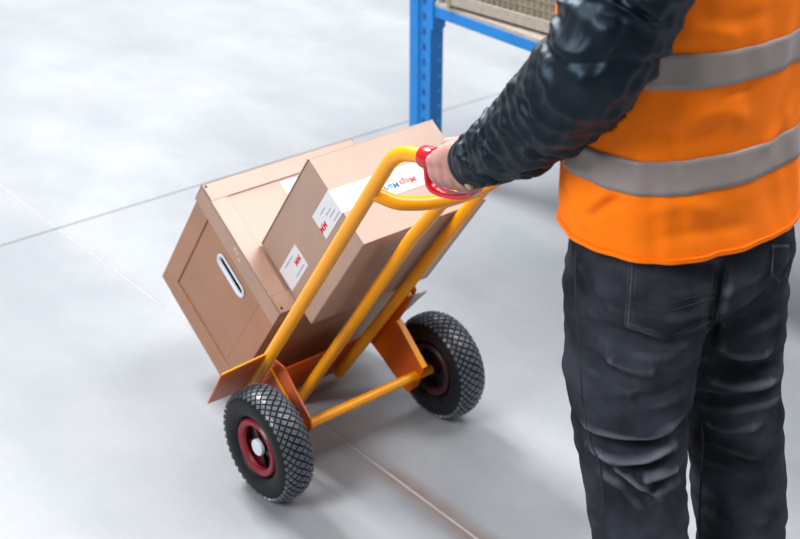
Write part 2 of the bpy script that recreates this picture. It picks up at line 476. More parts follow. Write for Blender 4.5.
# ------------------------------------------------------------------ boxes
def make_big_box():
    X0, X1, Y0, Y1, Z0, Z1 = -0.130, 0.286, 0.2145, 0.560, -0.2565, 0.1352
    loc = MT @ Vector(((X0 + X1) / 2, (Y0 + Y1) / 2, Z0))
    t = thing('lidded_cardboard_box', 'large brown cardboard box with fitted lid and white oval hand hole', 'box', loc, ROT)
    cx, cy, cz = (X0 + X1) / 2, (Y0 + Y1) / 2, Z0
    def B(name, x0, x1, y0, y1, z0, z1, mat, par=t, bev=0.002):
        return box(name, x0 - cx, x1 - cx, y0 - cy, y1 - cy, z0 - cz, z1 - cz, mat, par, bev)
    th = 0.004
    # body: floor and four walls, the near wall with an oval hole
    bm = bmesh.new()
    for bb in ((X0 + .005, X1, Y0, Y1, Z0, Z0 + th), (X0 + .005, X1, Y0, Y0 + th, Z0, Z1 - .005), (X0 + .005, X1, Y1 - th, Y1, Z0, Z1 - .005), (X1 - th, X1, Y0, Y1, Z0, Z1 - .005)):
        bm_box(bm, bb[0] - cx, bb[1] - cx, bb[2] - cy, bb[3] - cy, bb[4] - cz, bb[5] - cz, 0.0012, 1)
    body = from_bm('body', bm, M['card'], t, True, 18)
    hy, hz, hl, hr = 0.380, 0.030, 0.040, 0.0155
    def stadium(l, r, n=12):
        pts = []
        for k in range(n + 1): q = -math.pi / 2 + math.pi * k / n; pts.append((hy + l + r * math.cos(q), hz + r * math.sin(q)))
        for k in range(n + 1): q = math.pi / 2 + math.pi * k / n; pts.append((hy - l + r * math.cos(q), hz + r * math.sin(q)))
        return pts
    st = stadium(hl, hr)
    def on_rect(p):
        dy, dz = p[0] - hy, p[1] - hz
        ks = []
        if dy > 1e-9: ks.append((Y1 - hy) / dy)
        if dy < -1e-9: ks.append((Y0 - hy) / dy)
        if dz > 1e-9: ks.append((Z1 - .005 - hz) / dz)
        if dz < -1e-9: ks.append((Z0 - hz) / dz)
        k = min(ks); return (hy + dy * k, hz + dz * k)
    rc = [on_rect(p) for p in st]
    for cn in ((Y0, Z0), (Y1, Z0), (Y1, Z1 - .005), (Y0, Z1 - .005)):   # snap the nearest ring point to each corner
        i = min(range(len(rc)), key=lambda i: (rc[i][0] - cn[0]) ** 2 + (rc[i][1] - cn[1]) ** 2); rc[i] = cn
    n = len(st); V = []; F = []
    for x in (X0 + .004, X0 + .0085):
        V += [(x - cx, y - cy, z - cz) for y, z in st]; V += [(x - cx, y - cy, z - cz) for y, z in rc]
    for i in range(n):
        k = (i + 1) % n
        F += [(i, k, n + k, n + i), (2 * n + i, 2 * n + k, 3 * n + k, 3 * n + i), (i, k, 2 * n + k, 2 * n + i), (n + i, n + k, 3 * n + k, 3 * n + i)]
    sp = obj('side_panel', V, F, M['card'], t)
    # white rim of the hand hole
    path = [Vector((X0 + .002 - cx, y - cy, z - cz)) for y, z in stadium(hl, hr + 0.0035, 10)]
    V, F = [], []
    path2 = [Vector((X0 + .002 - cx, y - cy, z - cz)) for y, z in stadium(hl, hr - 0.0055, 10)]
    m = len(path)
    mid = [Vector((X0 - .001 - cx, y - cy, z - cz)) for y, z in stadium(hl, hr, 10)]
    inn = [Vector((X0 + .007 - cx, y - cy, z - cz)) for y, z in stadium(hl, hr - 0.0062, 10)]
    V = path + mid + path2 + inn
    for i in range(m):
        k = (i + 1) % m
        for a in range(3): F.append((a * m + i, a * m + k, (a + 1) * m + k, (a + 1) * m + i))
    obj('hand_hole_rim', V, F, M['white_plastic'], sp, True)
    # doubled strips framing the near side
    B('side_strip', X0 - .0005, X0 + .0042, Y1 - .052, Y1 + .001, Z0 + .001, Z1 - .05, M['card'])
    B('side_strip', X0 - .001, X0 + .0042, Y0 + .02, Y1 - .045, Z0, Z0 + .055, M['card'])
    B('side_strip', X0 + .0018, X0 + .0042, Y0, Y0 + .06, Z0 + .02, Z1 - .05, M['card'])
    # lid: tray with a rim, raised border and sunk middle
    lx0, lx1, ly0, ly1, lz0, lz1 = X0 - .0035, X1 + .004, Y0 - .003, Y1 + .0045, 0.083, 0.138
    bm = bmesh.new()
    xs = [lx0, lx0 + .045, lx1 - .045, lx1]; ys = [ly0, ly0 + .045, ly1 - .045, ly1]
    bx = [(lx0, lx0 + .0035, ly0, ly1, lz0, lz1), (lx1 - .0035, lx1, ly0, ly1, lz0, lz1), (lx0, lx1, ly0, ly0 + .0025, lz0, lz1), (lx0, lx1, ly1 - .004, ly1, lz0, lz1),
          (lx0, lx1, ly0, ly1, lz1 - .007, lz1 - .0032)]
    for bb in bx: bm_box(bm, bb[0] - cx, bb[1] - cx, bb[2] - cy, bb[3] - cy, bb[4] - cz, bb[5] - cz, 0.0012, 2)
    lid = from_bm('lid', bm, M['card_lid'], t, True, 18)
    B('lid_border', lx0, lx1, ly1 - .046, ly1, lz1 - .0035, lz1, M['card_lid'], lid, .0012)
    B('lid_border', lx0, lx1, ly0, ly0 + .046, lz1 - .0035, lz1, M['card_lid'], lid, .0012)
    B('lid_border', lx0, lx0 + .044, ly0 + .046, ly1 - .046, lz1 - .0035, lz1 - .0001, M['card_lid'], lid, .0004)
    B('lid_border', lx1 - .044, lx1, ly0 + .046, ly1 - .046, lz1 - .0035, lz1 - .0001, M['card_lid'], lid, .0004)
    for (x, y) in ((lx0 + .008, ly1 - .008), (lx0 + .010, ly0 + .012)):
        tube('corner_pin', [(x - cx, y - cy, lz1 - .001 - cz), (x - cx, y - cy, lz1 + .0006 - cz), (x - cx, y - cy, lz1 + .001 - cz)], 0.0028, M['dark'], lid, 10)
    B('shipping_label', 0.050, 0.118, 0.395, 0.512, lz1 - .0032, lz1 - .0024, M['paper'], lid, 0)
    # torn white print on the rim
    for k, (y, z, w, h) in enumerate(((0.402, 0.122, .007, .007), (0.392, 0.119, .006, .006), (0.381, 0.110, .010, .004))):
        B('paper_scrap', lx0 - .0006, lx0 + .0002, y - w, y, z - h, z, M['card_edge'], lid, 0)
    return t
make_big_box()

def make_small_box():
    X0, X1, Y0, Y1, Z0, Z1 = -0.083, 0.250, 0.1625, 0.381, 0.1392, 0.465
    cx, cy, cz = (X0 + X1) / 2, (Y0 + Y1) / 2, Z0
    t = thing('cardboard_box', 'smaller pale cardboard box with white shipping labels on top of the lidded box', 'box', MT @ Vector((cx, cy, cz)), ROT)
    def B(name, x0, x1, y0, y1, z0, z1, mat, par=t, bev=0.002):
        return box(name, x0 - cx, x1 - cx, y0 - cy, y1 - cy, z0 - cz, z1 - cz, mat, par, bev)
    B('body', X0, X1, Y0, Y1 - .003, Z0, Z1 - .0025, M['card_small'], t, .003)
    B('top_flap', X0 + .0006, X1 - .0006, Y0 + .0006, Y1 - .003, Z1 - .0024, Z1, M['card_small'], t, .0008)
    B('front_flap', X0 - .001, X1 + .001, Y1 - .003, Y1, Z0 + .002, Z1 - .0005, M['card_small'], t, .0008)
    # label folded over the edge from the top to the near side
    e = 0.0007
    ly0, ly1 = 0.242, 0.298
    lt = B('shipping_label', X0 - e, 0.148, ly0, ly1, Z1, Z1 + e, M['paper'], t, 0)
    B('label_fold', X0 - e - .0006, X0 - e, ly0 + .0, ly1 + .002, Z1 - .098, Z1 + e, M['paper'], lt, 0)
    ztop = Z1 + e + .0002 - cz
    # print: reads with its foot towards the front of the box
    mt = lambda x, y: basis((-1, 0, 0), (0, -1, 0), (x - cx, y - cy, ztop))
    text_mesh('lettering', 'Mega', 0.0205, M['ink_red'], lt, mt(0.098, 0.262))
    text_mesh('lettering', 'Markt', 0.0205, M['ink_teal'], lt, mt(0.0495, 0.262))
    box('print_line', 0.06 - cx, 0.10 - cx, 0.2835 - cy, 0.285 - cy, ztop - .0002, ztop + .0001, M['ink_grey'], lt, 0)
    for k in range(3):
        box('print_line', -0.06 - cx, -0.028 + .008 * k - cx, 0.255 + .012 * k - cy, 0.2566 + .012 * k - cy, ztop - .0002, ztop + .0001, M['ink_grey'], lt, 0)
    xs = X0 - e - .0008 - cx
    ms = lambda y, z: basis((0, 0, 1), (0, 1, 0), (xs, y - cy, z - cz))
    text_mesh('lettering', 'MM', 0.021, M['ink_red'], lt, ms(0.262, Z1 - .083))
    for k, (y, z0, z1) in enumerate(((0.285, .396, .425), (0.272, .412, .44), (0.262, .42, .45), (0.25, .425, .458))):
        box('print_line', xs - .0001, xs + .0002, y - .0009 - cy, y + .0009 - cy, z0 - cz, z1 - cz, M['ink_grey'], lt, 0)
    # second label low on the near side
    l2 = B('shipping_label', X0 - .0007, X0, 0.247, 0.303, Z0 + .008, 0.256, M['paper'], t, 0)
    xs2 = X0 - .0009 - cx
    ms2 = lambda y, z: basis((0, 0, 1), (0, 1, 0), (xs2, y - cy, z - cz))
    text_mesh('lettering', 'MM', 0.020, M['ink_red'], l2, ms2(0.275, 0.232))
    box('print_line', xs2 - .0001, xs2 + .0002, 0.256 - cy, 0.258 - cy, 0.195 - cz, 0.245 - cz, M['ink_grey'], l2, 0)
    box('print_line', xs2 - .0001, xs2 + .0002, 0.292 - cy, 0.294 - cy, 0.175 - cz, 0.225 - cz, M['ink_grey'], l2, 0)
    return t
make_small_box()

# ------------------------------------------------------------------ person
PSI = math.radians(40)
PC = Vector((0.42, 1.83, 0))
MP = Matrix.Translation(PC) @ Matrix.Rotation(PSI, 4, 'Z')
MPI = MP.inverted()
person = thing('person', 'person in orange reflective vest, navy jacket and dark jeans gripping the hand truck', 'person', PC, (0, 0, PSI))

def lp(w): return MPI @ Vector(w)
def loft(rings, m=48):
    """rings: (center, A, B, exponent) horizontal superellipses in the person frame"""
    V, F = [], []
    for (c, A, Bb, ex) in rings:
        for j in range(m):
            q = 2 * math.pi * j / m
            cx, sy = math.cos(q), math.sin(q)
            V.append((c[0] + A * math.copysign(abs(cx) ** ex, cx), c[1] + Bb * math.copysign(abs(sy) ** ex, sy), c[2]))
    n = len(rings)
    for i in range(n - 1):
        for j in range(m):
            k = (j + 1) % m
            F.append((i * m + j, i * m + k, (i + 1) * m + k, (i + 1) * m + j))
    F.append(tuple(range(m))); F.append(tuple((n - 1) * m + j for j in range(m)))
    return V, F
def chain(pts, n=6, m=16, up=None):
    """pts: list of (x,y,z,r): smooth tapered limb with rounded ends"""
    path = catmull([p[:3] for p in pts], n)
    rad = []
    for i in range(len(pts) - 1):
        for k in range(n): rad.append(pts[i][3] + (pts[i + 1][3] - pts[i][3]) * k / n)
    rad.append(pts[-1][3])
    P, R = [], []
    t0 = (path[0] - path[1]).normalized(); t1 = (path[-1] - path[-2]).normalized()
    for a in (0.98, 0.75, 0.4): P.append(path[0] + t0 * rad[0] * a); R.append(rad[0] * math.sqrt(max(0.02, 1 - a * a)))
    P += path; R += rad
    for a in (0.4, 0.75, 0.98): P.append(path[-1] + t1 * rad[-1] * a); R.append(rad[-1] * math.sqrt(max(0.02, 1 - a * a)))
    return sweep(P, lambda i, nn: circ(R[i], m), up)
def interp(tab, z):
    """tab: rows (z, v...) ascending"""
    if z <= tab[0][0]: return tab[0][1:]
    for a, b in zip(tab, tab[1:]):
        if z <= b[0]:
            q = (z - a[0]) / (b[0] - a[0]); q = q * q * (3 - 2 * q) * 0.5 + q * 0.5
            return tuple(x + (y - x) * q for x, y in zip(a[1:], b[1:]))
    return tab[-1][1:]

# arms: shoulder, elbow, wrist in the person frame
def grip_pt(i, s, e1, e2):
    """s along the grip from the bend, e1 outward, e2 up from the grip axis; i = 0 near side, 1 far side"""
    out = Vector((-1 if i == 0 else 1, 0, 0))
    return lp(MT @ (GRIPS[i] + GD * s + out * e1 - GH * e2))
_d = pix_dir(587, 74)
ELB = [lp(CAMP + _d * ((1.205 - CAM_H) / _d.z)), None]
ELB[1] = Vector((0.27, ELB[0].y + 0.02, 1.19))
SHO = [Vector((-0.188, -0.045, 1.44)), Vector((0.188, -0.045, 1.44))]
WRI = [grip_pt(i, 0.236, 0.022, 0.040) for i in (0, 1)]

def hand_parts(i):
    """palm, four curled fingers and thumb closed on the grip"""
    P = []
    def ch(l, n=5): P.append(chain([tuple(grip_pt(i, *a[:3])) + (a[3],) for a in l], n, 12))
    fingers = [(0.139, 0.0094, 0.040), (0.1605, 0.0097, 0.042), (0.1815, 0.0092, 0.041), (0.200, 0.0082, 0.038)]
    for k, (s, r, e) in enumerate(fingers):
        lift = (0.013, 0.016, 0.014, 0.010)[k]
        ch([(0.226, 0.024, 0.042, 0.0155), ((s + 0.226) / 2, 0.037, 0.036, 0.0125), (s, e - 0.002, lift, r * 1.2)])      # metacarpal
        ch([(s, e - 0.003, lift, r * 1.15), (s - 0.003, e - 0.006, -0.014, r), (s - 0.004, 0.014, -0.0315, r * 0.95),
            (s - 0.003, -0.012, -0.0300, r * 0.92), (s - 0.002, -0.029, -0.013, r * 0.85), (s, -0.031, 0.001, r * 0.75)])
    ch([(0.226, 0.016, 0.042, 0.017), (0.200, 0.008, 0.038, 0.0165), (0.172, -0.006, 0.033, 0.0135), (0.146, -0.012, 0.030, 0.0110), (0.122, -0.010, 0.0275, 0.0090)])
    ch([(0.200, 0.022, 0.038, 0.017), (0.175, 0.026, 0.032, 0.016), (0.156, 0.028, 0.025, 0.013)])
    return P

def make_body():
    parts = []
    rings = [((0, 0.0, z), A, B, 0.9) for z, A, B in ((0.80, .12, .08), (0.86, .15, .095), (0.95, .145, .09), (1.05, .135, .085), (1.2, .15, .095), (1.33, .165, .1), (1.42, .15, .085), (1.48, .075, .065), (1.52, .058, .058), (1.60, .056, .058))]
    rings = [((c[0], c[1] + (c[2] - .9) * 0.02, c[2]), A, B, e) for c, A, B, e in rings]
    parts.append(loft(rings))
    for i, s in ((0, -1), (1, 1)):
        L = LEG[i]
        parts.append(chain([(L[0][0], L[0][1], 0.86, .075), tuple(L[1]) + (.05,), tuple(L[2]) + (.035,)], 8))
        parts.append(chain([tuple(L[2]) + (.035,), (L[2][0], L[2][1] + .05, 0.055, .034), (L[2][0] + s * .01, L[2][1] + .14, 0.042, .026)], 6))
        w2 = WRI[i]
        parts.append(chain([tuple(SHO[i]) + (.055,), tuple(ELB[i]) + (.04,), tuple(ELB[i].lerp(w2, .4)) + (.038,), tuple(w2) + (.0245,)], 8))
        parts.append(chain([tuple(w2) + (.0245,), tuple(grip_pt(i, 0.218, 0.024, 0.042)) + (.0225,)], 4))
        parts += hand_parts(i)
    # head
    hc = Vector((0, 0.035, 1.655))
    V, F = [], []
    nz_, m = 18, 28
    for a in range(nz_ + 1):
        t = -math.pi / 2 + math.pi * a / nz_
        for j in range(m):
            q = 2 * math.pi * j / m
            x, y, z = math.cos(t) * math.cos(q) * .077, math.cos(t) * math.sin(q) * .098, math.sin(t) * .118
            if z < 0: x *= 1 - .28 * (-z / .118); y = y * (1 - .12 * (-z / .118)) + .012 * (-z / .118)
            V.append((hc.x + x, hc.y + y, hc.z + z))
    for a in range(nz_):
        for j in range(m):
            k = (j + 1) % m
            F.append((a * m + j, a * m + k, (a + 1) * m + k, (a + 1) * m + j))
    parts.append((V, F))
    parts.append(chain([(0, .128, 1.672, .008), (0, .142, 1.645, .012), (0, .138, 1.632, .012)], 4))
    for s in (-1, 1):
        parts.append(chain([(s * .078, .022, 1.675, .009), (s * .086, .012, 1.66, .012), (s * .08, .024, 1.632, .008)], 4))
    parts.append(chain([(-.022, .118, 1.603, .007), (0, .124, 1.603, .009), (.022, .118, 1.603, .007)], 4))
    me = remesh(parts, 0.0030, 4, 0.5)
    me.name = 'body'; me.materials.clear(); me.materials.append(M['skin'])
    b = link(bpy.data.objects.new('body', me), person)
    for s in (-1, 1):
        V2, F2 = chain([(s * .031, .112, 1.662, .011), (s * .031, .116, 1.662, .011)], 2)
        obj('eye', V2, F2, M['white_plastic'], b, True)
    # short hair cap
    V, F = [], []
    for a in range(12):
        t = 0.02 + (math.pi / 2) * a / 11
        for j in range(28):
            q = 2 * math.pi * j / 28
            low = 0.35 if math.sin(q) > 0.4 else (-0.45 if math.sin(q) < -0.2 else 0.0)
            tt = low + (math.pi / 2 - low) * a / 11
            V.append((hc.x + math.cos(tt) * math.cos(q) * .086, hc.y - .004 + math.cos(tt) * math.sin(q) * .106, hc.z + math.sin(tt) * .128))
    for a in range(11):
        for j in range(28):
            k = (j + 1) % 28
            F.append((a * 28 + j, a * 28 + k, (a + 1) * 28 + k, (a + 1) * 28 + j))
    obj('hair', V, F, M['hair'], person, True)
    return b

LEG = [[(-0.092, -0.005, 0.86), (-0.084, -0.030, 0.50), (-0.084, -0.085, 0.10)],
       [(0.098, -0.010, 0.86), (0.142, -0.056, 0.50), (0.140, -0.115, 0.10)]]
body = make_body()

# ---- generic fold strokes: pixel polylines dropped on the cloth along the view rays
def ray_on(bvh, px, py):
    h = bvh.ray_cast(CAMP, pix_dir(px, py).normalized())
    return (h[0], h[1]) if h[0] is not None else (None, None)
def stroke_points(bvh, pts, step=4.0):
    out = []
    P = catmull([(p[0], p[1], 0) for p in pts], 6)
    for p in P:
        h, n = ray_on(bvh, p.x, p.y)
        if h is not None: out.append((h, n))
    return out
def world_bvh(me):
    bm = bmesh.new(); bm.from_mesh(me); bm.transform(MP)
    t = BVHTree.FromBMesh(bm); bm.free(); return t
def apply_strokes(me, strokes):
    """strokes: (pixel polyline, height, sigma); displaces along normals"""
    bvh = world_bvh(me)
    n = len(me.vertices)
    co = np.empty(n * 3, np.float32); me.vertices.foreach_get('co', co); co = co.reshape(-1, 3)
    no = np.empty(n * 3, np.float32); me.vertices.foreach_get('normal', no); no = no.reshape(-1, 3)
    disp = np.zeros(n, np.float32)
    for pl, h, sg in strokes:
        sp = [np.array(MPI @ p[0], np.float32) for p in stroke_points(bvh, pl)]
        if len(sp) < 2: continue
        A = np.array(sp); lo_, hi_ = A.min(0) - 4 * sg, A.max(0) + 4 * sg
        sel = np.nonzero(((co > lo_) & (co < hi_)).all(1))[0]
        if not len(sel): continue
        cs = co[sel]
        best = np.full(len(sel), 1e9, np.float32); fade = np.ones(len(sel), np.float32)
        L = len(sp)
        for k in range(L - 1):
            a, b = sp[k], sp[k + 1]; ab = b - a; l2 = float((ab * ab).sum()) + 1e-12
            if l2 > 0.0025: continue
            t = np.clip(((cs - a) * ab).sum(1) / l2, 0, 1)
            d = ((cs - a - t[:, None] * ab) ** 2).sum(1)
            s_ = (k + t) / (L - 1)
            f = np.minimum(1, np.minimum(s_, 1 - s_) * 5 + 0.25)
            up = d < best
            best = np.where(up, d, best); fade = np.where(up, f, fade)
        disp[sel] += h * fade * np.exp(-best / (2 * sg * sg))
    co2 = co + no * disp[:, None]
    me.vertices.foreach_set('co', co2.ravel()); me.update()

def noise_disp(me, amp, freq, seed=0, stretch=(1, 1, 1)):
    n = len(me.vertices)
    co = np.empty(n * 3, np.float32); me.vertices.foreach_get('co', co); co = co.reshape(-1, 3)
    no = np.empty(n * 3, np.float32); me.vertices.foreach_get('normal', no); no = no.reshape(-1, 3)
    st = np.array(stretch, np.float32) * freq
    d = np.array([noise.noise(Vector(c)) for c in (co * st + np.array((seed, seed * 2, 0), np.float32)).tolist()], np.float32)
    me.vertices.foreach_set('co', (co + no * (d * amp)[:, None]).ravel()); me.update()

def ribbon_on(name, bvh, px_pts, width, lift, mat, parent, n=6):
    """thin raised strip following the cloth"""
    P = catmull([(p[0], p[1], 0) for p in px_pts], n)
    pts = []
    for p in P:
        h, nn = ray_on(bvh, p.x, p.y)
        if h is not None: pts.append((MPI @ h, (MPI.to_3x3() @ nn).normalized()))
    V, F = [], []
    for i, (p, nn) in enumerate(pts):
        t = (pts[min(i + 1, len(pts) - 1)][0] - pts[max(i - 1, 0)][0])
        if t.length < 1e-6: t = Vector((0, 0, 1))
        t.normalize(); s = t.cross(nn).normalized() * (width / 2)
        V += [p - nn * .002 + s, p + nn * lift + s * .7, p + nn * lift - s * .7, p - nn * .002 - s]
    for i in range(len(pts) - 1):
        for j in range(4):
            k = (j + 1) % 4
            F.append((i * 4 + j, i * 4 + k, (i + 1) * 4 + k, (i + 1) * 4 + j))
    return obj(name, V, F, mat, parent, True, 50)

# ---- jeans
def make_jeans():
    parts = []
    pel = [(0.775, .10, .07, 0), (0.80, .165, .115, -.004), (0.83, .192, .135, -.010), (0.87, .196, .140, -.012), (0.92, .190, .132, -.006), (0.97, .182, .122, 0), (1.03, .175, .115, 0)]
    parts.append(loft([((0.004, yo, z), A, B, 0.92) for z, A, B, yo in pel]))
    # seat
    for s in (-1, 1):
        parts.append(chain([(s * .085, -.062, .87, .078), (s * .083, -.058, .83, .078)], 4, 20))
    for i, s in ((0, -1), (1, 1)):
        H, K, A = [Vector(q) for q in LEG[i]]
        cl = catmull([H, H.lerp(K, .5) + Vector((0, .012, 0)), K, K.lerp(A, .5) + Vector((0, -.012, 0)), A], 14)
        tab = [(0.05, .073, .078), (0.16, .071, .080), (0.30, .074, .082), (0.40, .076, .083), (0.50, .079, .086), (0.60, .084, .096), (0.70, .090, .108), (0.80, .096, .118), (0.9, .092, .115)]
        rings = []
        for p in cl:
            a, b = interp(tab, p.z)
            if i == 1: a *= 0.95
            rings.append(((p.x, p.y, p.z), a, b, 0.95))
        rings.sort(key=lambda r: r[0][2])
        parts.append(loft(rings, 40))
    me = remesh(parts, 0.0045, 22, 0.5)
    noise_disp(me, 0.008, 8, 3, (1, 1, 1.5)); noise_disp(me, 0.004, 22, 8, (1, 1, 1.8))
    strokes = [
        ([(587, 432), (605, 441), (626, 446), (656, 443), (682, 427)], -0.012, 0.008),
        ([(580, 416), (600, 428), (628, 434), (656, 430), (684, 412)], 0.008, 0.010),
        ([(590, 444), (612, 455), (640, 458), (672, 446)], 0.009, 0.008),
        ([(602, 463), (620, 480), (640, 497), (656, 507)], -0.011, 0.0075),
        ([(612, 462), (632, 480), (655, 492)], 0.007, 0.008),
        ([(629, 468), (648, 466), (668, 458)], -0.008, 0.006),
        ([(647, 491), (665, 484), (681, 474)], -0.009, 0.007),
        ([(640, 478), (660, 474), (678, 466)], 0.006, 0.007),
        ([(597, 327), (625, 337), (660, 347), (690, 340)], -0.007, 0.010),
        ([(583, 352), (610, 372), (640, 384)], -0.005, 0.010),
        ([(604, 356), (630, 368), (660, 368)], 0.005, 0.012),
        ([(690, 380), (660, 398), (630, 402)], -0.005, 0.010),
        ([(700, 350), (725, 366), (752, 372), (776, 366)], -0.010, 0.008),
        ([(704, 374), (730, 384), (755, 384), (777, 378)], 0.007, 0.009),
        ([(696, 396), (720, 402), (750, 400), (779, 390)], -0.009, 0.008),
        ([(716, 340), (740, 352), (772, 350)], 0.008, 0.010),
        ([(724, 318), (748, 322), (775, 310)], -0.006, 0.009),
        ([(704, 420), (730, 428), (762, 424)], 0.005, 0.010),
        ([(700, 446), (730, 462), (765, 470)], -0.005, 0.010),
        ([(724, 262), (721, 290), (714, 322), (706, 345)], -0.007, 0.007),
    ]
    apply_strokes(me, [(p_, h_ * 1.9, s_) for p_, h_, s_ in strokes])
    me.name = 'jeans'; me.materials.clear(); me.materials.append(M['jeans'])
    j = link(bpy.data.objects.new('jeans', me), person)
    bvh = world_bvh(me)
    # back pockets: patches lifted from the cloth
    def pocket(corners):
        cs = [Vector((c[0], c[1])) for c in corners]     # tl, bl, bottom point, br, tr
        nU, nV = 22, 22
        V, F, ok = [], [], True
        tl, bl, bp_, br, tr = cs
        for a in range(nV + 1):
            v = a / nV
            L_ = tl.lerp(bl, v); R_ = tr.lerp(br, v)
            for b in range(nU + 1):
                u = b / nU
                p = L_.lerp(R_, u)
                dip = (bp_ - bl.lerp(br, (bp_.x - bl.x) / (br.x - bl.x))) * (1 - abs(u - .5) / .5) * v
                p = p + dip
                h, nn = ray_on(bvh, p.x, p.y)
                if h is None: h, nn = ray_on(bvh, p.x - 3, p.y)
                if h is None: return None
                edge = min(u, 1 - u, v, 1 - v)
                V.append((MPI @ h) + (MPI.to_3x3() @ nn) * (0.0030 if edge > 0.01 else -0.001))
        for a in range(nV):
            for b in range(nU):
                i = a * (nU + 1) + b
                F.append((i, i + 1, i + nU + 2, i + nU + 1))
        return obj('back_pocket', V, F, M['jeans'], j, True)
    pk = pocket([(628, 258), (623, 327), (674, 343), (714, 322), (723, 256)])
    if pk:
        b2 = world_bvh(pk.data)
        for pts in ([(630, 262), (626, 325), (674, 339), (711, 320), (719, 262)], [(634, 262), (630, 322), (674, 335), (707, 318), (715, 262)]):
            for a, b in zip(pts, pts[1:]):
                ribbon_on('pocket_stitching', b2, [a, ((a[0] + b[0]) / 2, (a[1] + b[1]) / 2), b], 0.0022, 0.0010, M['stitch'], pk)
        ribbon_on('pocket_hem', b2, [(629, 302), (660, 304), (690, 298), (714, 291)], 0.0022, 0.0010, M['stitch'], pk)
        ribbon_on('pocket_hem', b2, [(629, 309), (660, 312), (690, 305), (713, 298)], 0.0026, 0.0012, M['stitch'], pk)
    pk2 = pocket([(772, 244), (770, 276), (778, 283), (787, 276), (789, 244)])
    if pk2:
        b2 = world_bvh(pk2.data)
        ribbon_on('pocket_stitching', b2, [(772, 272), (778, 279), (785, 273)], 0.0022, 0.001, M['stitch'], pk2)
    # seams
    ribbon_on('side_seam', bvh, [(576, 250), (575, 280), (578, 330), (580, 362), (583, 406), (591, 444), (599, 462), (602, 490), (603, 537)], 0.005, 0.0012, M['stitch'], j, 10)
    ribbon_on('center_seam', bvh, [(726, 262), (722, 290), (716, 318)], 0.004, 0.001, M['stitch'], j, 8)
    ribbon_on('inner_seam', bvh, [(702, 420), (703, 450), (700, 490), (699, 537)], 0.004, 0.001, M['stitch'], j, 8)
    return j
make_jeans()

# ---- jacket (quilted) with both sleeves, under the vest
TORSO = [(0.80, .198, .138, -.008), (0.86, .197, .144, -.010), (0.92, .196, .142, -.006), (1.0, .196, .136, .0), (1.08, .194, .133, .006), (1.18, .200, .138, .012), (1.28, .206, .142, .014), (1.38, .195, .130, .010), (1.45, .150, .100, .008), (1.50, .085, .080, .012)]
def torso_pt(q, z, extra=0.0):
    A, B, yo = interp(TORSO, z)
    ex = 0.88
    c, s = math.cos(q), math.sin(q)
    x = (A + extra) * math.copysign(abs(c) ** ex, c); y = (B + extra) * math.copysign(abs(s) ** ex, s)
    return Vector((x, y + yo, z))

def make_jacket():
    V, F = [], []
    m = 64
    zs = [0.97 + 0.53 * k / 40 for k in range(41)]
    for z in zs:
        for j in range(m): V.append(torso_pt(2 * math.pi * j / m, z, -0.012))
    for i in range(len(zs) - 1):
        for j in range(m):
            k = (j + 1) % m
            F.append((i * m + j, i * m + k, (i + 1) * m + k, (i + 1) * m + j))
    F.append(tuple(range(m)))
    for i in (0, 1):
        s = -1 if i == 0 else 1
        cuff = grip_pt(i, 0.216, 0.022, 0.014)
        dirw = (ELB[i] - cuff).normalized()
        pts = [cuff, cuff + dirw * 0.03, cuff.lerp(ELB[i], .5) + Vector((0, 0, -.015)), ELB[i], ELB[i].lerp(SHO[i], .42) + Vector((s * -.012, -.016, 0)), SHO[i] + Vector((s * -.01, 0, -.03)), SHO[i] + Vector((s * -.05, 0, .01))]
        path = catmull(pts, 44)
        lens = [0.0]
        for a, b in zip(path, path[1:]): lens.append(lens[-1] + (b - a).length)
        Ltot = lens[-1]
        rt = [(0.0, .040), (0.02, .043), (0.10, .050), (0.20, .060), (0.30, .069), (0.38, .072), (0.50, .076), (0.62, .086), (0.75, .07)]
        mm = 110
        pth, fr = frames(path, (0, 0, 1))
        off = len(V)
        for n_, (p, (t, nn, b)) in enumerate(zip(pth, fr)):
            l = lens[n_]
            r0 = interp(rt, l)[0]
            for j in range(mm):
                q = 2 * math.pi * j / mm
                # slanted quilt seams every 85 mm, soft folds running round the arm between them
                cq, sq = math.cos(q), math.sin(q)
                nA_ = noise.noise(Vector((cq * 1.6, sq * 1.6, l * 14 + i * 5)))
                nB_ = noise.noise(Vector((cq * 2.6 + 9, sq * 2.6, l * 22)))
                ph = (l + 0.024 * math.sin(q + 0.9)) / 0.085
                ds = abs(ph - round(ph)) * 0.085
                p2 = (l - 0.016 * math.sin(q * 1.0 + 2.2) + 0.016 * nA_) / 0.033
                fold = (0.5 + 0.5 * math.cos(2 * math.pi * p2)) ** 1.3
                amp = max(0.15, 0.65 + 0.9 * nB_)
                pk = noise.noise(Vector((cq * 5.0, sq * 5.0, l * 26 + 3)))
                r = r0 + 0.0082 * (fold - 0.45) * amp + 0.004 * pk + 0.005 * nA_ - 0.0055 * math.exp(-(ds / 0.0045) ** 2)
                if l < 0.05:
                    g_ = max(0.0, (l - 0.016) / 0.034); r = r * g_ + (r0 + 0.002 * math.sin(math.pi * min(1, l / 0.016))) * (1 - g_)
                V.append(p + nn * (r * math.cos(q)) + b * (r * math.sin(q)))
        for a in range(len(pth) - 1):
            for j in range(mm):
                k = (j + 1) % mm
                F.append((off + a * mm + j, off + a * mm + k, off + (a + 1) * mm + k, off + (a + 1) * mm + j))
        # turn the cuff edge inwards
        o2 = len(V)
        t, nn, b = fr[0]
        for j in range(mm):
            q = 2 * math.pi * j / mm
            V.append(pth[0] + t * 0.03 + nn * (.032 * math.cos(q)) + b * (.032 * math.sin(q)))
        for j in range(mm):
            k = (j + 1) % mm
            F.append((off + j, off + k, o2 + k, o2 + j))
    jk = obj('jacket', V, F, M['navy'], person, True)
    return jk
jacket = make_jacket()
